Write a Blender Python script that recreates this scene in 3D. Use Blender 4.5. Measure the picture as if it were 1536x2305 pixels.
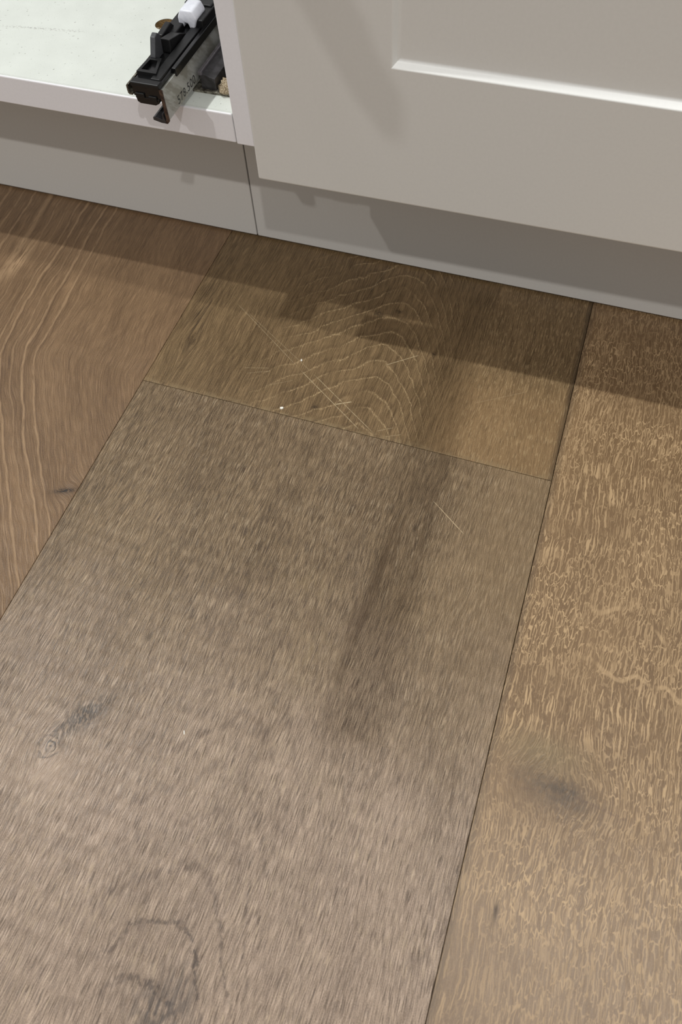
import bpy, bmesh, math, random
from mathutils import Vector, Matrix, noise as mnoise

# ------------------------------------------------------------------ scene, camera, light
for o in list(bpy.data.objects):
    bpy.data.objects.remove(o)
scene = bpy.context.scene
C = scene.collection

F_PX = 1714.4                                   # focal length for a 1536 px wide frame
CAM = Vector((0.25288, -0.43528, 0.39710))
R_RIGHT = Vector((0.947308, 0.318000, -0.038514))
R_DOWN = Vector((0.254999, -0.821418, -0.510146))
R_FWD = Vector((-0.193863, 0.473444, -0.859225))
cam_data = bpy.data.cameras.new('camera')
cam_data.sensor_fit = 'HORIZONTAL'
cam_data.sensor_width = 36.0
cam_data.lens = F_PX / 1536 * 36.0
cam_data.clip_start = 0.01
cam_data.dof.use_dof = True
cam_data.dof.focus_distance = 0.46
cam_data.dof.aperture_fstop = 20.0
cam = bpy.data.objects.new('camera', cam_data)
C.objects.link(cam)
m = Matrix.Identity(4)
for i in range(3):
    m[i][0] = R_RIGHT[i]; m[i][1] = -R_DOWN[i]; m[i][2] = -R_FWD[i]; m[i][3] = CAM[i]
cam.matrix_world = m
scene.camera = cam

scene.view_settings.view_transform = 'Standard'
scene.view_settings.look = 'None'
scene.view_settings.gamma = 1.0
scene.view_settings.use_curve_mapping = False
scene.view_settings.exposure = 0.0

world = bpy.data.worlds.new('room_light'); scene.world = world
world.use_nodes = True
bg = world.node_tree.nodes['Background']
bg.inputs['Color'].default_value = (1.0, 0.985, 0.96, 1)
bg.inputs['Strength'].default_value = 0.50      # light bounced around the kitchen


def downlight(x, y, power, col=(1.0, 0.965, 0.91), cone=150, blend=.6):
    """A recessed ceiling spot of the kitchen, 2.35 m above the floor."""
    l = bpy.data.lights.new('ceiling_spot', 'SPOT')
    l.energy = power; l.color = col
    l.spot_size = math.radians(cone); l.spot_blend = blend
    l.shadow_soft_size = 0.026
    o = bpy.data.objects.new('ceiling_spot', l); C.objects.link(o)
    o.location = (x, y, 2.35)


WARM = (1.0, 0.982, 0.958)
COOL = (0.97, 1.0, 0.985)
downlight(-1.18, -1.75, 190, WARM, 112, 1.0)       # room row, left
downlight(0.93, -1.74, 152, WARM, 112, 1.0)        # room row, right
downlight(-1.02, -0.105, 110, COOL)     # row above the cabinets, left
downlight(1.02, -0.105, 78, COOL)       # row above the cabinets, right

# ------------------------------------------------------------------ shader expression helper


class S:
    """A socket with arithmetic: builds Math nodes."""
    def __init__(s, nt, sock): s.nt = nt; s.k = sock

    def _m(s, op, *a, clamp=False):
        n = s.nt.nodes.new('ShaderNodeMath'); n.operation = op; n.use_clamp = clamp
        for i, v in enumerate((s,) + a):
            if isinstance(v, S): s.nt.links.new(v.k, n.inputs[i])
            else: n.inputs[i].default_value = v
        return S(s.nt, n.outputs[0])

    def __add__(s, o): return s._m('ADD', o)
    __radd__ = __add__
    def __mul__(s, o): return s._m('MULTIPLY', o)
    __rmul__ = __mul__
    def __sub__(s, o): return s._m('SUBTRACT', o)
    def __rsub__(s, o): return (s * -1.0) + o
    def __truediv__(s, o): return s._m('DIVIDE', o)
    def __neg__(s): return s * -1.0
    def abs(s): return s._m('ABSOLUTE')
    def max(s, o): return s._m('MAXIMUM', o)
    def min(s, o): return s._m('MINIMUM', o)
    def pow(s, o): return s._m('POWER', o)
    def sqrt(s): return s._m('SQRT')
    def fract(s): return s._m('FRACT')
    def floor(s): return s._m('FLOOR')
    def exp(s): return s._m('EXPONENT')
    def gt(s, o): return s._m('GREATER_THAN', o)
    def clamp(s): return s._m('ADD', 0.0, clamp=True)

    def ss(s, a, b):
        """smoothstep from a to b (falls when a > b)"""
        n = s.nt.nodes.new('ShaderNodeMapRange'); n.interpolation_type = 'SMOOTHSTEP'
        s.nt.links.new(s.k, n.inputs[0])
        if a <= b:
            n.inputs[1].default_value = a; n.inputs[2].default_value = b
            n.inputs[3].default_value = 0; n.inputs[4].default_value = 1
        else:
            n.inputs[1].default_value = b; n.inputs[2].default_value = a
            n.inputs[3].default_value = 1; n.inputs[4].default_value = 0
        return S(s.nt, n.outputs[0])


def vec(x, y, z=0.0):
    nt = x.nt
    n = nt.nodes.new('ShaderNodeCombineXYZ')
    for i, v in enumerate((x, y, z)):
        if isinstance(v, S): nt.links.new(v.k, n.inputs[i])
        else: n.inputs[i].default_value = v
    return S(nt, n.outputs[0])


def noise(x, y, detail=2.0, rough=0.5, dist=0.0):
    nt = x.nt
    n = nt.nodes.new('ShaderNodeTexNoise'); n.noise_dimensions = '2D'
    nt.links.new(vec(x, y).k, n.inputs['Vector'])
    n.inputs['Scale'].default_value = 1.0
    n.inputs['Detail'].default_value = detail
    n.inputs['Roughness'].default_value = rough
    n.inputs['Distortion'].default_value = dist
    return S(nt, n.outputs[0])


def voro(x, y, rnd=1.0):
    nt = x.nt
    n = nt.nodes.new('ShaderNodeTexVoronoi'); n.voronoi_dimensions = '2D'; n.feature = 'DISTANCE_TO_EDGE'
    nt.links.new(vec(x, y).k, n.inputs['Vector'])
    n.inputs['Scale'].default_value = 1.0; n.inputs['Randomness'].default_value = rnd
    return S(nt, n.outputs[0])


def gauss(x, y, cx, cy, a, b):
    u = (x - cx) * (1.0 / a); v = (y - cy) * (1.0 / b)
    return (-(u * u + v * v)).exp()


def seg(x, y, x0, y0, x1, y1, w):
    """soft mask of a scratch from (x0,y0) to (x1,y1)"""
    L = math.hypot(x1 - x0, y1 - y0); dx = (x1 - x0) / L; dy = (y1 - y0) / L
    t = (x - x0) * dx + (y - y0) * dy
    d = ((x - x0) * -dy + (y - y0) * dx).abs()
    return d.ss(w, w * 0.3) * t.ss(0, L * .1) * t.ss(L, L * .9)


def mixc(a, b, f):
    """colour mix; a and b are tuples or S colours, f is S"""
    nt = f.nt
    n = nt.nodes.new('ShaderNodeMix'); n.data_type = 'RGBA'; n.clamp_factor = True
    nt.links.new(f.k, n.inputs[0])
    for i, v in ((6, a), (7, b)):
        if isinstance(v, S): nt.links.new(v.k, n.inputs[i])
        else: n.inputs[i].default_value = (*v, 1)
    return S(nt, n.outputs[2])


def scalec(col, f):
    nt = f.nt
    n = nt.nodes.new('ShaderNodeVectorMath'); n.operation = 'SCALE'
    nt.links.new(col.k, n.inputs[0]); nt.links.new(f.k, n.inputs[3])
    return S(nt, n.outputs[0])


def lin(r, g, b):
    f = lambda c: (c / 255 / 12.92) if c / 255 <= .04045 else ((c / 255 + .055) / 1.055) ** 2.4
    return (f(r), f(g), f(b))


def new_mat(name, rough=0.5, spec=0.5, metal=0.0, color=(.5, .5, .5)):
    mt = bpy.data.materials.new(name); mt.use_nodes = True
    b = mt.node_tree.nodes['Principled BSDF']
    b.inputs['Base Color'].default_value = (*color, 1)
    b.inputs['Roughness'].default_value = rough
    b.inputs['Specular IOR Level'].default_value = spec
    b.inputs['Metallic'].default_value = metal
    return mt, mt.node_tree, b


def pos_mm(nt):
    g = nt.nodes.new('ShaderNodeNewGeometry')
    sp = nt.nodes.new('ShaderNodeSeparateXYZ')
    nt.links.new(g.outputs['Position'], sp.inputs[0])
    return [S(nt, sp.outputs[i]) * 1000.0 for i in range(3)]


def add_bump(nt, b, h, dist=0.0003, strength=0.5):
    n = nt.nodes.new('ShaderNodeBump')
    n.inputs['Distance'].default_value = dist; n.inputs['Strength'].default_value = strength
    nt.links.new(h.k, n.inputs['Height']); nt.links.new(n.outputs[0], b.inputs['Normal'])


# ------------------------------------------------------------------ oak
def wood_base(name, seed, rough=0.42):
    mt, nt, b = new_mat(name, rough, 0.35)
    x, y, z = pos_mm(nt)
    return mt, nt, b, x, y


def knot_warp(x, y, knots):
    """grain flows round the knots: shifts x away from each knot"""
    xs = x
    for kx, ky, a, bb, s in knots:
        xs = xs - (x - kx) * gauss(x, y, kx, ky, a, bb) * s
    return xs


def finish(nt, b, col, h, dist=0.00025, strength=0.5):
    nt.links.new(col.k, b.inputs['Base Color'])
    add_bump(nt, b, h, dist, strength)


def oak_left():
    mt, nt, b, x, y = wood_base('oak_reddish_cathedral', 1)
    knots = [(-6, -253, 9, 16, .8)]
    t = (-y - 150.0).max(0.0)
    h = y * -.10 + t * t / (t + 28.0) * .65
    u = knot_warp(x, y, knots) - h + (noise(x * .03, y * .018, 1.5) - .5) * 7.0
    xs = u + (noise(x * .012, y * .004) - .5) * 10
    pores = noise(xs * 2.2, y * .085, 1.0, .5).ss(.36, .64)
    wide = noise(xs * 1.0, y * .04, 1.0, .5).ss(.34, .66)
    speck = noise(x * 2.2, y * 1.6, 1.0, .6)
    mid = noise(xs * .22, y * .014, 2, .55)
    big = noise(xs * .03, y * .006, 1)
    tone = (pores - .5) * .28 + (wide - .5) * .18 + (speck - .5) * .9 + (mid - .5) * .5 + (big - .5) * .4 + 1.0
    col = mixc(DK_A, LT_A, (tone - .5).clamp())
    # pale cathedral lines that bend towards the joint near the knot
    ul = u + (noise(x * .06, y * .05, 2) - .5) * 3.0
    lines = None; dk = None
    for c, w, k in ((-162, 3.6, .7), (-150, .9, .5), (-141, .6, .35), (-128, 1.3, .8), (-133.5, .9, .5), (-119, .8, .5), (-110.5, 1.4, .85),
                    (-101, 1.1, .8), (-93, .6, .35), (-176, 1.2, .7), (-187, 1.0, .6), (-200, 1.5, .6)):
        ln = (ul - float(c)).abs().ss(w * 1.1, w * .2) * k
        de = (ul - (c + w * 1.1)).abs().ss(w * .9, w * .1) * k
        lines = ln if lines is None else lines.max(ln)
        dk = de if dk is None else dk.max(de)
    lines = lines * noise(xs * .9, y * .10, 2).ss(.22, .5)
    col = mixc(col, lin(70, 50, 36), dk * .30)
    col = mixc(col, LINE_A, lines * .66)
    # pale flare where the rings are cut flat
    flare = gauss(x, y, -147, -76, 5, 20) * noise(xs * .5, y * .05, 2).ss(.35, .55)
    col = mixc(col, LINE_A, flare * .9)
    # knot with a black check
    k1 = gauss(x, y - x * .35, -7.5, -251, 8, 5.0); k2 = gauss(x, y - x * .40, -7.5, -250.2, 6.5, 1.7)
    col = mixc(col, lin(86, 66, 48), k1 * .6)
    col = mixc(col, lin(24, 18, 15), k2 * noise(x * .5, y * .9, 2).ss(.28, .48))
    # dark streak and dim patch at lower left
    st = gauss(x - y * -.20, y, -120, -130, 2.0, 45)
    col = mixc(col, lin(70, 50, 34), st * .35)
    finish(nt, b, col, pores)
    return mt


def oak_joint():
    """short plank against the plinth with nested arches"""
    mt, nt, b, x, y = wood_base('oak_nested_arches', 2)
    knots = [(17, -112, 11, 22, .75), (137, -52, 8, 10, .5), (150, -47, 6, 8, .4)]
    xs = knot_warp(x, y, knots) + (noise(x * .014, y * .006) - .5) * 10
    # arches: apex near x = 150, steep right limbs, flatter left limbs
    d = x - 151.0 + (-y - 75.0) * -.05
    left = ((d.min(0.0) * d.min(0.0) + 36.0).sqrt() - 6.0) * .88
    rp = d.max(0.0)
    right = rp * rp * .032 + rp * .30
    u = y + left + right + (noise(x * .045, y * .045, 3, .55) - .5) * 13.0
    slope = (x - 95.0).ss(0, 70)
    f = (u * (1 / 14.2) + .10).fract()
    lw = (f - .5).abs().ss(.085, .02)
    dots = noise(xs * 1.5 + u * .5, y * .45 - x * .2, 1.5, .6).ss(.45, .60)
    zone = x.ss(55, 110) * x.ss(205, 184)
    lines = lw * (dots * .85 + .15) * zone * noise(x * .03 + 2.0, y * .03, 1).ss(.25, .5)
    dark = (f - .68).abs().ss(.22, .02) * zone
    pores = noise(xs * 2.3, y * .085, 1.0, .5).ss(.36, .64)
    wide = noise(xs * 1.1, y * .040, 1.0, .5).ss(.34, .66)
    fine = noise(x * 2.4, y * 1.6, 1.0, .6)
    mid = noise(xs * .20, y * .018, 2, .55)
    big = noise(xs * .024, y * .012, 1)
    tone = (pores - .5) * .36 + (wide - .5) * .24 + (fine - .5) * .9 + (mid - .5) * .50 + (big - .5) * .45 + 1.0
    col = mixc(DK_B, LT_B, (tone - .5).clamp())
    col = mixc(col, WARM_B, x.ss(185, 230) * y.ss(-70, -110) * .30)
    col = mixc(col, lin(62, 46, 30), dark * .20)
    col = mixc(col, LINE_B, lines * .74)
    # right end: small flecks that run to the joint
    fl = noise(xs * 1.1, y * .16, 1.5, .6, .3).ss(.57, .66) * x.ss(195, 225)
    col = mixc(col, LINE_B, fl * .40)
    dpo = noise(xs * 1.8 + 9.0, y * .12, 1.0).ss(.60, .70)
    col = mixc(col, lin(58, 42, 28), dpo * .35)
    # darker band along the right joint and a rubbed edge at the end joint
    col = mixc(col, lin(44, 34, 25), x.ss(275.5, 279.4) * .55)
    col = mixc(col, lin(126, 108, 80), y.ss(-152, -156.2) * noise(x * .15, y * .3, 2).ss(.35, .6) * .45)
    # dark striped knot by the left joint
    kz = gauss(x + y * .12, y, 3.0, -85, 6.5, 34)
    st = noise(xs * .95, y * .035, 2, .5).ss(.45, .60)
    col = mixc(col, lin(42, 30, 20), kz * st * .80)
    kk = gauss(x, y, 18, -113, 5, 6)
    rr = ((x - 17.0) * (x - 17.0) * 1.6 + (y + 113.0) * (y + 113.0) * .7).sqrt() + (noise(x * .3, y * .3, 2) - .5) * 5
    col = mixc(col, lin(58, 44, 28), kk * (rr * .55).fract().ss(.35, .75) * .7)
    # small dark eyes within the arches
    for ex, ey, er in ((136, -52, 2.6), (150, -46, 2.2), (184, -78, 1.6), (121, -145, 1.6)):
        e = gauss(x, y, ex, ey, er * 1.2, er) * noise(x * .8, y * .8, 2).ss(.25, .5)
        col = mixc(col, lin(38, 27, 17), e * .75)
    # scratches
    sc = None
    for q in ((33, -70, 100, -117, .28, .55), (100, -117, 156, -155, .36, .8), (45, -77, 110, -118, .26, .4),
              (110, -118, 165, -154.5, .34, .75), (155, -97, 175, -81.5, .40, .8), (133, -139.2, 143.5, -133.5, .55, 1.1),
              (124, -32, 130, -2, .3, .4), (62, -127, 80, -122, .3, .45), (66, -131, 82, -124, .3, .4), (82, -138, 100, -127, .26, .35),
              (166, -152, 176, -146, .35, .5), (172, -155, 182, -150, .3, .45), (220, -112, 252, -92, .28, .3)):
        k = seg(x, y, *q[:5]) * q[5]
        sc = k if sc is None else sc.max(k)
    sc = sc * (noise(x * .5, y * .5, 2).ss(.25, .55) * .6 + .4)
    col = mixc(col, lin(176, 158, 126), sc * .8)
    finish(nt, b, col, pores)
    return mt


def oak_grey():
    """long centre plank: fine straight grain, knot and dark arches"""
    mt, nt, b, x, y = wood_base('oak_greyed_straight', 3)
    knots = [(63, -396, 11, 16, .8), (172, -480, 20, 40, .25)]
    xs = knot_warp(x, y, knots) + (noise(x * .012, y * .004) - .5) * 12 + (noise(x * .06, y * .02, 2) - .5) * 3
    pores = noise(xs * 2.4, y * .12, 1.0, .5).ss(.36, .64)
    wide = noise(xs * 1.2, y * .055, 1.0, .5).ss(.34, .66)
    fine = noise(x * 2.6, y * 1.7, 1.0, .6)
    mid = noise(xs * .16, y * .012, 2, .55)
    big = noise(xs * .022, y * .010, 2)
    tone = (pores - .5) * .40 + (wide - .5) * .24 + (fine - .5) * 1.0 + (mid - .5) * .42 + (big - .5) * .40 + 1.0
    base = mixc(DK_C, LT_C, (tone - .5).clamp())
    pale = mixc(DK_C2, LT_C2, (tone - .5).clamp())
    col = mixc(base, pale, (y + (noise(x * .02, y * .02, 2) - .5) * 90).ss(-240, -430))  # paler near the viewer: wood tone plus brighter light put into the colour
    # pale limed pores and dark open pores
    pl = noise(xs * 2.0 + 31.0, y * .11, 1.0, .5).ss(.60, .67) * noise(x * .035 + 5.0, y * .03, 2).ss(.3, .6)
    col = mixc(col, PORE_C, pl * .42)
    dp = noise(xs * 2.2 + 77.0, y * .10, 1.0, .5).ss(.60, .67)
    col = mixc(col, lin(56, 42, 30), dp * .60)
    # dark grain streaks that also paint in the upper runner's shadow band
    shade_streak = noise(xs * .11 + 3.0, y * .006, 2, .6).ss(.50, .70) * gauss(x, y, 195, -245, 22, 110)
    col = mixc(col, lin(66, 48, 30), shade_streak * .45)
    # tan edge on the right side
    col = mixc(col, lin(128, 106, 78), x.ss(205, 265) * y.ss(-400, -230) * .35)
    # cathedral outlines in the middle of the plank, faint; stronger near the viewer
    d = x - 160.0
    u = y + (d * d + 30.0).sqrt() * .75 + d.max(0.0) * d.max(0.0) * .02 + (noise(x * .05, y * .05, 3, .6) - .5) * 24
    f = (u * (1 / 24.0)).fract()
    ln = (f - .5).abs().ss(.20, .02) * noise(xs * .3, y * .10, 2).ss(.42, .62) * gauss(x, y, 150, -400, 55, 150)
    col = mixc(col, lin(70, 54, 44), ln * .42)
    near = (f - .5).abs().ss(.13, .02) * gauss(x, y, 165, -462, 34, 26) * noise(xs * .4, y * .3, 2).ss(.38, .58)
    col = mixc(col, lin(52, 42, 38), near * .75)
    pt = gauss(x + y * .3, y, 32, -472, 9, 10) * noise(xs * .5, y * .1, 2).ss(.35, .6)
    col = mixc(col, lin(48, 42, 40), pt * .60)
    pb = gauss(x, y, 168, -484, 14, 9) * noise(xs * .35, y * .15, 2).ss(.30, .6)
    col = mixc(col, lin(44, 40, 40), pb * .70)
    lp = gauss(x, y, 176, -305, 10, 16) .max(gauss(x, y, 163, -268, 16, 9)) * noise(xs * .25, y * .1, 2).ss(.40, .62)
    col = mixc(col, lin(136, 116, 86), lp * .30)
    # knot: curl, pale halo and grey patch up the grain
    halo = gauss(x, y, 70, -408, 14, 12)
    col = mixc(col, LT_C2, halo * .45)
    gp = gauss(x - (y + 376.0) * .55, y, 73, -377, 8.0, 15)
    col = mixc(col, lin(52, 48, 46), gp * (noise(xs * .9, y * .35, 2).ss(.36, .58) * .75 + .25) * .85)
    kx = x - 63.0; ky = y + 396.0
    rr = (kx * kx + ky * ky * 1.3).sqrt() + (noise(x * .15, y * .15, 2) - .5) * 6.0
    ring = (rr * .30).fract().ss(.45, .8) * rr.ss(7.5, 5.0) * noise(x * .25, y * .25, 2).ss(.3, .55)
    col = mixc(col, lin(48, 40, 36), ring * .75)
    # scratch and nick
    sc = seg(x, y, 214, -192, 238, -209.5, .36)
    col = mixc(col, lin(170, 150, 120), sc * (noise(x * .5, y * .5, 2).ss(.2, .5) * .5 + .4))
    crack = seg(x, y, 246, -162, 242.5, -184, .35)
    col = mixc(col, lin(60, 48, 36), crack * .6)
    finish(nt, b, col, pores, .0003, .6)
    return mt


def oak_fleck():
    """right plank: quarter-sawn, covered in pale ray fleck"""
    mt, nt, b, x, y = wood_base('oak_ray_fleck', 4)
    knots = [(314, -335, 24, 15, .6)]
    xs = knot_warp(x, y, knots) + (noise(x * .03, y * .012, 2) - .5) * 9 + (noise(x * .25, y * .12, 2) - .5) * 1.8
    ys = y + (noise(x * .06, y * .05, 2) - .5) * 14 + (noise(x * .3, y * .2, 1) - .5) * 6
    pores = noise(xs * 2.0, y * .09, 1.5, .6)
    mid = noise(xs * .15, y * .012, 2, .55)
    big = noise(x * .02, y * .012, 2)
    tone = (pores - .5) * .60 + (noise(x * 2.4, y * 1.8, 1.0, .6) - .5) * .6 + (mid - .5) * .35 + (big - .5) * .5 + 1.0
    base = mixc(DK_D, LT_D, (tone - .5).clamp())
    pale = mixc(DK_D2, LT_D2, (tone - .5).clamp())
    col = mixc(base, pale, y.ss(-300, -440))  # fades paler towards the viewer, brighter light there painted into the wood
    # net of narrow upright flecks
    v1 = voro(xs * .62, ys * .125)
    r1 = v1.ss(.135, .05) * noise(xs * .45 + 7.0, ys * .16, 2, .6).ss(.42, .54)
    v2 = voro(xs * .9 + 20.0, ys * .19 + 3.0)
    r2 = v2.ss(.14, .05) * noise(xs * .4 + 17.0, ys * .10, 2, .6).ss(.48, .60)
    # longer upright rays
    r3 = noise(xs * 1.15 + 11.0, ys * .060, 1.2, .5).ss(.575, .645)
    mixy = noise(x * .012 + 3.0, y * .016, 1).ss(.42, .64)
    fl = r1.max(r2 * .8) * (1.0 - mixy * .6)
    fl = fl.max(r3 * (mixy * .55 + .40))
    calm = 1.0 - gauss(x, y, 306, -338, 26, 16).min(.85)
    fl = fl * calm * (noise(x * .03, y * .03, 2).ss(.2, .55) * .4 + .6)
    col = mixc(col, LINE_D, fl * (FLECK_K - y.ss(-360, -450) * .35))
    # broad wandering rays
    for cy, k, ph in ((-268, 9, 0), (-236, 8, 5)):
        v = y - float(cy) + (noise(x * .035 + ph, y * .01, 2) - .5) * 30 + (x - 330.0) * .10
        col = mixc(col, LINE_D, v.abs().ss(2.2, .6) * .45 * noise(x * .06 + 7, y * .05, 1).ss(.4, .6) * x.ss(310, 325))
    # knot
    kz = gauss(x + (y + 335.0) * .8, y, 315, -337, 19, 9) * (noise(x * .35, y * .35, 3).ss(.30, .62) * .6 + .4)
    col = mixc(col, lin(60, 52, 45), kz * .58)
    kc = gauss(x, y, 320, -335, 6, 3.5) * noise(x * .5, y * .5, 3).ss(.3, .6)
    col = mixc(col, lin(46, 38, 32), kc * .55)
    gr = gauss(x, y, 306, -320, 20, 9)
    col = mixc(col, lin(112, 100, 72), gr * .35)
    ck = seg(x, y, 321, -336, 352, -340, 1.1).max(seg(x, y, 296, -341, 320, -337, .8) * .7)
    ck = ck * noise(x * .4, y * .6, 2).ss(.35, .6)
    col = mixc(col, lin(84, 64, 52), ck * .4)
    pit = gauss(x, y, 299, -398, 1.0, 4.2)
    col = mixc(col, lin(40, 28, 20), pit * .8)
    # darker towards the joint
    col = mixc(col, lin(70, 58, 46), x.ss(285, 281) * .35)
    finish(nt, b, col, pores)
    return mt


def oak_plain(name, off):
    mt, nt, b, x, y = wood_base(name, 5)
    xs = x + (noise(x * .012 + off, y * .004) - .5) * 14
    pores = noise(xs * 1.1 + off, y * .08, 2.5, .6)
    mid = noise(xs * .2 + off, y * .014, 2, .55)
    tone = (pores - .5) * .7 + (mid - .5) * .6 + 1.0
    col = mixc(DK_B, LT_C, (tone - .5).clamp())
    finish(nt, b, col, pores)
    return mt


# timber colours; paler C and D pairs also paint in light near the viewer
DK_A, LT_A, LINE_A = lin(76, 57, 40), lin(131, 105, 78), lin(156, 129, 99)
DK_B, LT_B, LINE_B, WARM_B = lin(69, 53, 33), lin(129, 106, 76), lin(158, 135, 101), lin(142, 112, 78)
DK_C, LT_C, DK_C2, LT_C2 = lin(62, 48, 33), lin(134, 113, 87), lin(98, 82, 69), lin(160, 140, 122)
PORE_C = lin(166, 147, 121)
DK_D, LT_D, DK_D2, LT_D2, LINE_D = lin(82, 62, 42), lin(126, 101, 72), lin(98, 80, 63), lin(134, 113, 91), lin(170, 143, 108)
FLECK_K = .82

# ------------------------------------------------------------------ painted and metal surfaces


def paint(name, color, rough=.36, spec=.5, grain=.012, bumpy=.15):
    mt, nt, b = new_mat(name, rough, spec, 0, color)
    x, y, z = pos_mm(nt)
    n = noise(x * .6 + y * .31, z * .6 + y * .27, 3, .6)
    c = mixc(tuple(c * (1 - grain * 3) for c in color), tuple(min(1, c * (1 + grain * 3)) for c in color), n)
    nt.links.new(c.k, b.inputs['Base Color'])
    add_bump(nt, b, noise(x * 1.5 + y, z * 1.5 + y * .6, 2), .00004, bumpy)
    return mt


M = {}
M['door'] = paint('cashmere_satin_lacquer', lin(206, 205, 201), .44, .9)
_b = M['door'].node_tree.nodes['Principled BSDF']
_b.inputs['Coat Weight'].default_value = 1.0
_b.inputs['Coat Roughness'].default_value = .43
_b.inputs['Coat IOR'].default_value = 2.0
M['plinth'] = paint('cashmere_plinth_foil', lin(193, 190, 185), .42, .4)
M['edge'] = paint('white_edge_band', lin(226, 224, 227), .38, .6)
_b = M['edge'].node_tree.nodes['Principled BSDF']
_b.inputs['Coat Weight'].default_value = .6
_b.inputs['Coat Roughness'].default_value = .40


def base_top():
    mt, nt, b = new_mat('white_melamine_dusty', .45, .4)
    x, y, z = pos_mm(nt)
    n = noise(x * .05, y * .05, 3)
    col = mixc(lin(208, 212, 205), lin(222, 226, 219), n)
    n2 = noise(x * 1.1, y * 1.1, 2, .6).ss(.66, .74) * noise(x * .08, y * .08, 2).ss(.35, .65)
    col = mixc(col, lin(150, 152, 146), n2 * .40)
    n3 = noise(x * .45 + 9, y * .45, 1.5).ss(.75, .80)
    col = mixc(col, lin(110, 108, 100), n3 * .5)
    # scuff line
    u = (y - 2.0 + (x + 110.0) * -.12).abs().ss(2.2, .2) * noise(x * .6, y * .9, 2).ss(.5, .62) * x.ss(-150, -130) * x.ss(-75, -95)
    col = mixc(col, lin(150, 148, 142), u * .6)
    # fine line behind the edge band
    ln = (y + 51.9).abs().ss(.4, .1)
    col = mixc(col, lin(190, 190, 186), ln * .6)
    nt.links.new(col.k, b.inputs['Base Color'])
    return mt


M['base'] = base_top()


def simple(name, col, rough, metal=0.0, spec=.5, mottle=None, scale=.25, bump=0.0):
    mt, nt, b = new_mat(name, rough, spec, metal, col)
    x, y, z = pos_mm(nt)
    n = noise(x * scale + z * scale * .6, y * scale + z * scale, 3, .6)
    mot = mottle or tuple(c * .8 for c in col)
    nt.links.new(mixc(mot, col, n.ss(.35, .65)).k, b.inputs['Base Color'])
    if bump: add_bump(nt, b, n, .0002, bump)
    return mt


M['black'] = simple('black_greasy_plastic', lin(14, 14, 15), .25, 0, .5, lin(9, 9, 10), .5, .25)
M['blackmatt'] = simple('black_plastic_matt', lin(17, 17, 18), .42, 0, .4, lin(11, 11, 12), .6)
M['greyplastic'] = simple('grey_plastic', lin(70, 71, 74), .45, 0, .4)
M['whiteplastic'] = simple('white_nylon', lin(232, 234, 242), .30, 0, .5, lin(222, 224, 233))
M['zinc'] = simple('dusty_galvanised_steel', lin(186, 187, 182), .50, .45, .5, lin(150, 148, 138), .12)
M['steel'] = simple('worn_steel_edge', lin(150, 146, 132), .42, .6, .5, lin(74, 68, 58), .3)
M['darksteel'] = simple('dark_bracket_steel', lin(64, 62, 64), .42, .3, .5, lin(48, 46, 47), .2)
M['ink'] = simple('black_ink', lin(38, 38, 38), .6)
M['chip'] = simple('chipboard_core', lin(176, 150, 108), .9, 0, .2, lin(120, 92, 56), 1.0, .6)
M['dust'] = simple('sawdust_and_glue', lin(186, 172, 146), .8, 0, .3, lin(104, 84, 60), 1.3, .8)
M['gap_fill'] = simple('black_gap_fill', lin(14, 12, 11), .8, 0, .2)
M['void'] = simple('subfloor_dark', lin(46, 36, 27), .9, 0, .1)
M['clear'] = simple('smoky_plastic_strip', lin(96, 92, 96), .25, 0, .6)
M['flake'] = simple('white_paint_flake', lin(236, 232, 222), .6)

# ------------------------------------------------------------------ mesh helpers


def tag(o, label=None, cat=None, group=None, kind=None):
    if label: o['label'] = label
    if cat: o['category'] = cat
    if group: o['group'] = group
    if kind: o['kind'] = kind
    return o


def empty(name, loc):
    o = bpy.data.objects.new(name, None); C.objects.link(o); o.location = loc
    o.empty_display_size = .02
    return o


def obj(name, bm, mats, parent=None, smooth=False):
    me = bpy.data.meshes.new(name); bm.to_mesh(me); bm.free()
    for mt in (mats if isinstance(mats, (list, tuple)) else [mats]): me.materials.append(mt)
    if smooth:
        for p in me.polygons: p.use_smooth = True
    o = bpy.data.objects.new(name, me); C.objects.link(o)
    if parent:
        o.parent = parent
        o.matrix_parent_inverse = Matrix.Translation(-world_loc(parent))
    return o


def world_loc(o):
    l = Vector(o.location)
    return l if not o.parent else l          # children keep world coordinates


def box(bm, x0, x1, y0, y1, z0, z1, bev=0.0, seg_=2):
    t = bmesh.new()
    vs = [t.verts.new((x, y, z)) for z in (z0, z1) for y in (y0, y1) for x in (x0, x1)]
    for q in ((0, 2, 3, 1), (4, 5, 7, 6), (0, 1, 5, 4), (2, 6, 7, 3), (0, 4, 6, 2), (1, 3, 7, 5)):
        t.faces.new([vs[i] for i in q])
    if bev:
        bmesh.ops.bevel(t, geom=t.edges[:], offset=bev, segments=seg_, profile=.5, affect='EDGES')
    me = bpy.data.meshes.new('t'); t.to_mesh(me); t.free(); bm.from_mesh(me); bpy.data.meshes.remove(me)


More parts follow.
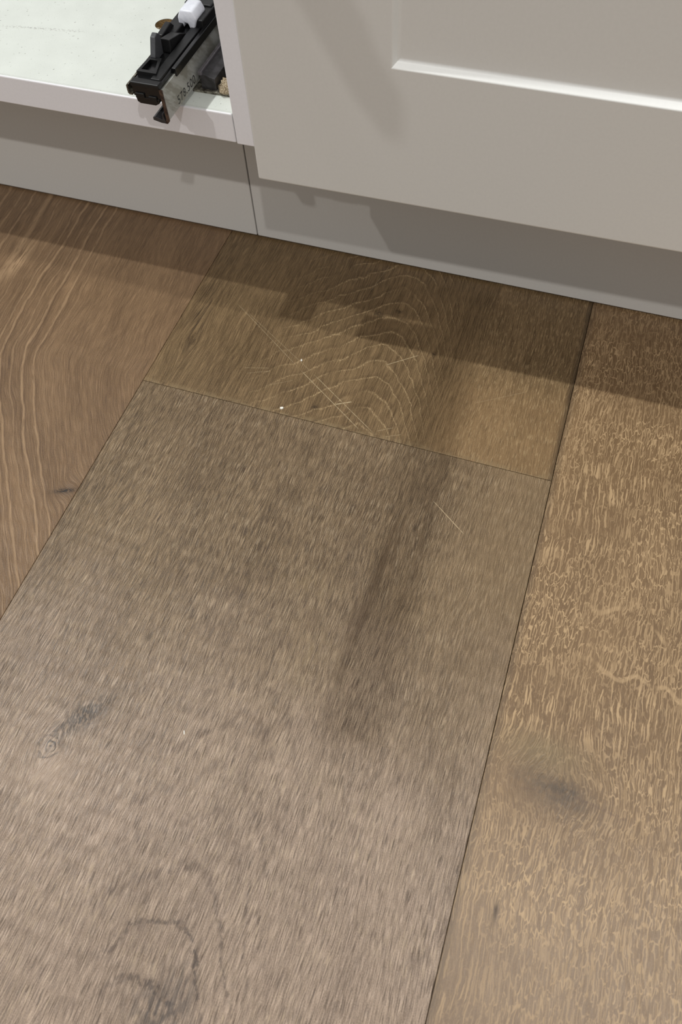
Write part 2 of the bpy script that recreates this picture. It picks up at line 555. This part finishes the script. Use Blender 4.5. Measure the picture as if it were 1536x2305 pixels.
def prism(bm, prof, a0, a1, axis='y', bev=0.0):
    """extrude a closed 2-D profile along an axis; profile coordinates are the other two axes in order"""
    t = bmesh.new()
    def P(u, v, a): return {'x': (a, u, v), 'y': (u, a, v), 'z': (u, v, a)}[axis]
    lo = [t.verts.new(P(u, v, a0)) for u, v in prof]; hi = [t.verts.new(P(u, v, a1)) for u, v in prof]
    t.faces.new(lo); t.faces.new(list(reversed(hi)))
    n = len(prof)
    for i in range(n):
        t.faces.new((lo[i], hi[i], hi[(i + 1) % n], lo[(i + 1) % n]))
    bmesh.ops.recalc_face_normals(t, faces=t.faces[:])
    if bev:
        bmesh.ops.bevel(t, geom=t.edges[:], offset=bev, segments=2, profile=.5, affect='EDGES')
    me = bpy.data.meshes.new('t'); t.to_mesh(me); t.free(); bm.from_mesh(me); bpy.data.meshes.remove(me)


def mk(name, mats, parent, *boxes, bev=0.0):
    bm = bmesh.new()
    for q in boxes: box(bm, *q, bev=bev)
    return obj(name, bm, mats, parent)


# ------------------------------------------------------------------ floor
W = 0.28            # plank width
YJ = -0.157         # end joint
fl = bmesh.new(); box(fl, -3.0, 3.2, -3.2, 0.62, -0.05, -0.0145)
floor = tag(obj('floor', fl, M['void']), 'brown oak plank floor in front of the kitchen cabinets', kind='structure')
A_, B_, C_, D_ = oak_left(), oak_joint(), oak_grey(), oak_fleck()
P1, P2 = oak_plain('oak_plain_a', 3.0), oak_plain('oak_plain_b', 17.0)


def plank(x0, x1, y0, y1, mt, label=None, g=0.00016):
    bm = bmesh.new()
    box(bm, x0 + g, x1 - g, y0 + g, y1 - g, -0.0145, 0.0)
    top = [e for e in bm.edges if all(abs(v.co.z) < 1e-6 for v in e.verts)]
    bmesh.ops.bevel(bm, geom=top, offset=0.0003, segments=2, profile=.5, affect='EDGES')
    o = obj('plank', bm, mt, floor)
    if label: o['label'] = label
    return o


plank(-W, 0, -2.2, 0.6, A_, 'reddish oak plank with pale cathedral grain lines and a small knot')
plank(0, W, YJ, 0.6, B_, 'oak plank end with nested arch grain and scratches')
plank(0, W, -2.1, YJ, C_, 'greyed straight-grained oak plank with dark streaks painted in along a runner shadow')
plank(W, 2 * W, -1.9, 0.6, D_, 'oak plank covered in pale ray fleck')
for i, (x0, y0, y1) in enumerate(((-2 * W, -.75, .6), (-2 * W, -2.8, -.75), (-3 * W, -1.6, .6), (2 * W, -1.1, .6), (2 * W, -3.0, -1.1),
                                  (3 * W, -1.9, .6), (-4 * W, -2.2, .6), (4 * W, -2.4, .6))):
    plank(x0, x0 + W, y0, y1, (P1, P2)[i % 2])

wb = bmesh.new(); box(wb, -3.0, 3.2, .62, .72, -.05, 2.5)
tag(obj('wall_back', wb, paint('white_wall', lin(215, 212, 205), .8, .2)), 'plain wall behind the cabinets', kind='structure')

# ------------------------------------------------------------------ plinth boards
XP, ZB, ZT = 0.02234, 0.11772, 0.13572
YB, YD = -0.05422, -0.07918


def plinth(x0, x1, label):
    bm = bmesh.new(); box(bm, x0, x1, 0.0, 0.016, 0.0017, ZB - .0004, bev=.0005)
    r = obj('plinth_board', bm, M['plinth'])
    tag(r, label, 'plinth', 'plinth boards')
    s = bmesh.new(); box(s, x0, x1, 0.0040, 0.012, 0.0001, 0.0020)  # strip added to paint the shadowed gap under the board black
    st = obj('gap_strip', s, M['gap_fill'], r); st['label'] = 'black strip added as the dark gap along the foot'
    return r


plinth(-1.10, XP - .00045, 'pale grey plinth board under the open drawer unit')
plinth(XP + .00045, 1.10, 'pale grey plinth board under the panelled door')

# ------------------------------------------------------------------ open drawer unit (left)
XG0, XG1 = 0.04719, 0.06519
unit = tag(empty('drawer_unit', (-.22, .2, ZB)), 'open white drawer unit with bare base and no drawer', 'cabinet')
HX, HY, HR = -0.0345, 0.0270, 0.0068
bm = bmesh.new()
x0, x1, y0, y1 = -.50, XG0 - .0005, YB + .0012, .50
s = .012
N = 40
ring_t = [bm.verts.new((HX + HR * math.cos(2 * math.pi * i / N), HY + HR * math.sin(2 * math.pi * i / N), ZT)) for i in range(N)]
sq = []
for i in range(N):
    a = 2 * math.pi * i / N; c, d = math.cos(a), math.sin(a); k = s / max(abs(c), abs(d))
    sq.append(bm.verts.new((HX + k * c, HY + k * d, ZT)))
for i in range(N):
    bm.faces.new((ring_t[i], sq[i], sq[(i + 1) % N], ring_t[(i + 1) % N]))
for (a, b_, c, d) in ((x0, HX - s, y0, y1), (HX + s, x1, y0, y1), (HX - s, HX + s, y0, HY - s), (HX - s, HX + s, HY + s, y1)):
    bm.faces.new([bm.verts.new(p) for p in ((a, c, ZT), (b_, c, ZT), (b_, d, ZT), (a, d, ZT))])
for q in (((x0, y0, ZB), (x0, y1, ZB), (x1, y1, ZB), (x1, y0, ZB)), ((x0, y0, ZB), (x1, y0, ZB), (x1, y0, ZT), (x0, y0, ZT)),
          ((x1, y0, ZB), (x1, y1, ZB), (x1, y1, ZT), (x1, y0, ZT)), ((x0, y1, ZB), (x0, y0, ZB), (x0, y0, ZT), (x0, y1, ZT)),
          ((x0, y1, ZB), (x0, y1, ZT), (x1, y1, ZT), (x1, y1, ZB))):
    bm.faces.new([bm.verts.new(p) for p in q])
bmesh.ops.remove_doubles(bm, verts=bm.verts[:], dist=1e-6)
base = obj('base_panel', bm, M['base'], unit)
# drilled hole: chipboard lining with a screw stub and shavings
bm = bmesh.new()
dep = .011
a = [bm.verts.new((HX + HR * math.cos(2 * math.pi * i / N), HY + HR * math.sin(2 * math.pi * i / N), ZT - .0002)) for i in range(N)]
b2 = [bm.verts.new((HX + HR * math.cos(2 * math.pi * i / N), HY + HR * math.sin(2 * math.pi * i / N), ZT - dep)) for i in range(N)]
for i in range(N): bm.faces.new((a[i], a[(i + 1) % N], b2[(i + 1) % N], b2[i]))
bm.faces.new(b2)
h = obj('drilled_hole', bm, M['chip'], base); h['label'] = 'drilled hole with rough chipboard sides'
bm = bmesh.new()
rnd = random.Random(5)
for i in range(9):
    cx, cy = HX + rnd.uniform(-.004, .004), HY + rnd.uniform(-.005, .001)
    box(bm, cx - .0012, cx + .0012, cy - .0004, cy + .0004, ZT - .007 + rnd.random() * .004, ZT - .0055 + rnd.random() * .005)
obj('shavings', bm, M['dust'], base)
mk('edge_band', M['edge'], unit, (-.50, XG0 - .0005, YB, YB + .0016, ZB, ZT + .0001), bev=.0007)
mk('side_panel', M['edge'], unit, (XG0, XG1, YB, .50, ZB - .0006, .86), bev=.0006)
mk('side_panel', M['edge'], unit, (-.518, -.5004, YB, .50, ZB, .86), bev=.0006)
mk('back_panel', M['edge'], unit, (-.50, XG0, .5002, .512, ZB, .86))

# ------------------------------------------------------------------ right unit with panelled door
runit = tag(empty('door_unit', (.37, .2, ZB)), 'kitchen base unit with a pale grey shaker door', 'cabinet')
mk('side_panel', M['edge'], runit, (XG1 + .0005, XG1 + .0185, YB, .50, ZB, .86), bev=.0006)
mk('side_panel', M['edge'], runit, (.65, .668, YB, .50, ZB, .86), bev=.0006)
mk('base_panel', M['edge'], runit, (XG1 + .019, .6496, YB, .50, ZB, ZT))
mk('back_panel', M['edge'], runit, (XG1 + .019, .6496, .5002, .512, ZB, .86))
DX0, DX1, DZ0, DZ1 = 0.07074, 0.668, 0.11758, 0.86
RX0, RX1, RZ0, RZ1 = 0.15054, 0.588, 0.19056, 0.78
bm = bmesh.new()
dt, bv, dp = .0215, .0026, .0032
fr = [(DX0, DZ0 - .0026), (DX1, DZ0 + .0030), (DX1, DZ1), (DX0, DZ1)]
r0 = [(RX0, RZ0), (RX1, RZ0), (RX1, RZ1), (RX0, RZ1)]
r1 = [(RX0 + bv, RZ0 + bv), (RX1 - bv, RZ0 + bv), (RX1 - bv, RZ1 - bv), (RX0 + bv, RZ1 - bv)]
V = lambda L, y: [bm.verts.new((x, y, z)) for x, z in L]
f0, g0, g1, bk = V(fr, YD), V(r0, YD), V(r1, YD + dp), V(fr, YD + dt)
outer = []
for i in range(4):
    j = (i + 1) % 4
    bm.faces.new((f0[i], f0[j], g0[j], g0[i]))
    bm.faces.new((g0[i], g0[j], g1[j], g1[i]))
    bm.faces.new((f0[j], f0[i], bk[i], bk[j]))
bm.faces.new(g1); bm.faces.new(list(reversed(bk)))
bmesh.ops.recalc_face_normals(bm, faces=bm.faces[:])
bm.edges.ensure_lookup_table()
fs, gs = set(f0), set(g0)
E1 = [e for e in bm.edges if set(e.verts) <= fs or set(e.verts) <= set(bk) or (e.verts[0] in fs and e.verts[1] in bk) or (e.verts[1] in fs and e.verts[0] in bk)]
bmesh.ops.bevel(bm, geom=E1, offset=.0012, segments=3, profile=.5, affect='EDGES')
E2 = [e for e in bm.edges if all(abs(v.co.y - YD) < 1e-6 and RX0 - 1e-6 <= v.co.x <= RX1 + 1e-6 and RZ0 - 1e-6 <= v.co.z <= RZ1 + 1e-6 for v in e.verts)]
bmesh.ops.bevel(bm, geom=E2, offset=.0004, segments=2, profile=.5, affect='EDGES')
E3 = [e for e in bm.edges if all(abs(v.co.y - YD - dp) < 1e-6 and RX0 <= v.co.x <= RX1 for v in e.verts)]
bmesh.ops.bevel(bm, geom=E3, offset=.0011, segments=4, profile=.5, affect='EDGES')
door = obj('door', bm, M['door'], runit)

# ------------------------------------------------------------------ drawer runner on the open unit
run = tag(empty('drawer_runner', (.012, .1, ZT)), 'black and zinc drawer runner poking out over the cabinet base edge', 'drawer runner')
YF = -.0757
YE = .34
# black plastic body: stepped front, chamfered long edges
bm = bmesh.new()
prism(bm, [(-.0010, .1525), (.0005, .1520), (.0150, .1520), (.0163, .1535), (.0165, .1592), (.0157, .1600), (-.0002, .1600), (-.0010, .1592)], YF, YE, 'y', .0002)
prism(bm, [(.0006, .1493), (.0022, .1484), (.0118, .1484), (.0142, .1497), (.0150, .1522), (.0000, .1522)], YF - .0004, YE, 'y', .0002)
obj('rail_body', bm, M['black'], run)
mk('side_skirt', M['black'], run, (.0160, .0188, -.0585, YE, .1560, .1606), bev=.0004)
mk('raised_track', M['blackmatt'], run, (.0098, .0155, -.072, YE, .1600, .1612), bev=.0003)
mk('front_lip', M['blackmatt'], run, (-.0012, .0164, YF - .0008, YF + .004, .1580, .1606), bev=.0005)
mk('end_notch', M['blackmatt'], run, (.0005, .0060, YF - .0009, YF + .001, .1520, .1545), (.0085, .0135, YF - .0009, YF + .001, .1505, .1535), bev=.0003)
# steel lip along the left with a curled end
bm = bmesh.new()
cprof = [(-.0012, .1530), (-.0032, .1530), (-.0040, .1540), (-.0040, .1580), (-.0032, .1590), (-.0024, .1588), (-.0031, .1577), (-.0031, .1545), (-.0027, .1540), (-.0012, .1540)]
prism(bm, cprof, YF - .001, YE, 'y')
obj('steel_lip', bm, M['steel'], run)
# zinc plate with folded foot
bm = bmesh.new()
prism(bm, [(.0165, .1575), (.0178, .1575), (.0178, .1402), (.0166, .1390), (.0112, .1390), (.0112, .1402), (.0160, .1402), (.0165, .1407)], YF, YE, 'y')
plate = obj('slide_plate', bm, M['zinc'], run)
bm = bmesh.new()
prism(bm, [(.0160, .1580), (.0180, .1580), (.0182, .1400), (.0168, .1384), (.0150, .1384), (.0150, .1400), (.0164, .1404)], YF - .0006, YF + .0002, 'y')
e_ = obj('plate_edge', bm, simple('rusty_cut_edge', lin(92, 74, 62), .5, .5, .4, lin(60, 46, 40)), plate)
bm = bmesh.new()
prism(bm, [(.0158, .1385), (.0150, .1440), (.0142, .1440), (.0140, .1405), (.0096, .1418), (.0080, .1412), (.0080, .1396), (.0130, .1385)], YF - .0008, YF + .012, 'y', .0002)
obj('folded_foot', bm, M['darksteel'], run)
# stamped number
cu = bpy.data.curves.new('plate_number', 'FONT'); cu.body = '578.500'; cu.size = .0068; cu.space_character = 1.12
cu.extrude = .00002
to = bpy.data.objects.new('plate_number_curve', cu); C.objects.link(to)
bpy.context.view_layer.update()
me = bpy.data.meshes.new_from_object(to.evaluated_get(bpy.context.evaluated_depsgraph_get()))
bpy.data.objects.remove(to); bpy.data.curves.remove(cu)
mt_ = Matrix(((0, 0, 1, .01783), (1, 0, 0, -.0622), (0, 1, 0, .1416), (0, 0, 0, 1)))
me.transform(mt_); me.materials.clear(); me.materials.append(M['ink'])
num = bpy.data.objects.new('plate_number', me); C.objects.link(num); num.parent = plate; num.matrix_parent_inverse = Matrix.Identity(4)
plate_world = Vector(run.location)
num['label'] = 'black printed number'
# white nylon wedge with a notched front
bm = bmesh.new()
prism(bm, [(.0022, .1600), (.0022, .1660), (.0044, .1702), (.0122, .1702), (.0144, .1660), (.0120, .1600), (.0092, .1600), (.0082, .1628), (.0062, .1632), (.0050, .1600)], -.0175, -.0040, 'y', .0009)
obj('white_roller', bm, M['whiteplastic'], run, True)
mk('roller_housing', M['blackmatt'], run, (-.0030, .0052, -.0290, .010, .1585, .1630), (.0125, .0175, -.016, .03, .1590, .1650), (-.001, .0165, -.001, .03, .160, .1660), bev=.0006)
# grey release lever
bm = bmesh.new()
prism(bm, [(-.0535, .1600), (-.0545, .1625), (-.0500, .1712), (-.0468, .1722), (-.0440, .1700), (-.0448, .1600)], .0016, .0048, 'x', .0004)
obj('release_lever', bm, M['greyplastic'], run)
bm = bmesh.new()
prism(bm, [(-.044, .1600), (-.0425, .1668), (-.030, .1640), (-.022, .1600)], .0030, .0092, 'x', .0004)
prism(bm, [(-.036, .1600), (-.036, .1650), (-.024, .1662), (-.018, .1600)], -.0026, .0010, 'x', .0004)
obj('lever_housing', bm, M['blackmatt'], run)
# catch frame with a trapezoid window
bm = bmesh.new()
o4 = [(-.0003, -.0685), (.0118, -.0685), (.0082, -.0535), (.0005, -.0535)]
i4 = [(.0016, -.0662), (.0100, -.0662), (.0070, -.0562), (.0022, -.0562)]
vo = [[bm.verts.new((x, y, z)) for x, y in o4] for z in (.1600, .1622)]
vi = [[bm.verts.new((x, y, z)) for x, y in i4] for z in (.1600, .1622)]
for i in range(4):
    j = (i + 1) % 4
    bm.faces.new((vo[1][i], vo[1][j], vi[1][j], vi[1][i])); bm.faces.new((vo[0][i], vo[0][j], vo[1][j], vo[1][i])); bm.faces.new((vi[0][j], vi[0][i], vi[1][i], vi[1][j]))
bmesh.ops.recalc_face_normals(bm, faces=bm.faces[:])
obj('catch_frame', bm, M['greyplastic'] if False else M['blackmatt'], run)
# fixed rail and bracket against the side panel
bm = bmesh.new()
prism(bm, [(.0205, .1370), (.0300, .1370), (.0300, .1440), (.0215, .1462), (.0205, .1455)], -.0365, YE, 'y', .0003)
obj('fixed_rail', bm, M['darksteel'], run)
mk('bracket_foot', M['steel'], run, (.0150, .0460, -.0385, YE, ZT, .1372), bev=.0002)
mk('smoky_strip', M['clear'], run, (.0196, .0222, -.0372, .06, .1452, .1476), bev=.0006)
mk('bracket_wall', M['darksteel'], run, (.0445, .0470, -.030, YE, .1370, .1640), bev=.0002)


# the matching runner one drawer higher, pulled far out (its shadow falls on the door and the floor)
run2 = tag(empty('drawer_runner', Vector(run.location) + Vector((-.047, -.223, .304))),
           'drawer runner pulled far out one drawer level above the base', 'drawer runner', 'drawer runners')
run['group'] = 'drawer runners'
run2.rotation_euler.z = .06        # the loose member swings a little
FIXED = ('fixed_rail', 'bracket_foot', 'smoky_strip', 'bracket_wall')


def copy_part(o, parent):
    c = o.copy(); C.objects.link(c); c.parent = parent
    c.matrix_parent_inverse = o.matrix_parent_inverse.copy()
    for ch in list(o.children): copy_part(ch, c)
    return c


for o in list(run.children):
    c = copy_part(o, run2)
    if o.name.split('.')[0] in FIXED: c.location = Vector(o.location) + Vector((.047, .223, 0))


def lump(name, c, r, seed, mt, parent=None, sub=4, amp=.35):
    bm = bmesh.new(); bmesh.ops.create_icosphere(bm, subdivisions=sub, radius=1.0)
    for v in bm.verts:
        n = mnoise.noise(v.co * 1.6 + Vector((seed, 0, 0))) * amp + mnoise.noise(v.co * 5 + Vector((0, seed, 0))) * amp * .45
        v.co = Vector((c[0] + v.co.x * r[0] * (1 + n), c[1] + v.co.y * r[1] * (1 + n), max(c[2] - r[2] * .35, c[2] + v.co.z * r[2] * (1 + n))))
    return obj(name, bm, mt, parent, True)


tag(lump('sawdust_heap', (.0385, -.033, .1385), (.0075, .007, .0050), 2.0, M['dust']),
    'small heap of sawdust and glue beside the runner bracket', 'debris')

# ------------------------------------------------------------------ crumbs on the floor
def flake(x, y, sx, sy, h, rot, label, seed):
    bm = bmesh.new()
    rnd = random.Random(seed); n = 8
    lo, hi = [], []
    for i in range(n):
        a = 2 * math.pi * i / n; k = rnd.uniform(.7, 1.15)
        px, py = sx * k * math.cos(a), sy * k * math.sin(a)
        px, py = px * math.cos(rot) - py * math.sin(rot), px * math.sin(rot) + py * math.cos(rot)
        lo.append(bm.verts.new((x + px, y + py, .00005))); hi.append(bm.verts.new((x + px * .85, y + py * .85, h * rnd.uniform(.7, 1.1))))
    bm.faces.new(list(reversed(lo))); bm.faces.new(hi)
    for i in range(n): bm.faces.new((lo[i], lo[(i + 1) % n], hi[(i + 1) % n], hi[i]))
    o = obj('paint_flake', bm, M['flake'])
    return tag(o, label, 'flake', 'paint flakes on the floor')


flake(.1003, -.1523, .0016, .0009, .0008, .4, 'largest white paint flake lying beside the plank end joint', 1)
flake(.0985, -.1093, .0006, .0010, .0006, .2, 'tiny white flake lying on the long scratch among the arches', 2)
flake(.1275, -.3675, .0003, .0013, .0003, .5, 'thin pale sliver on the greyed centre plank', 3)

print('objects', len(bpy.data.objects))
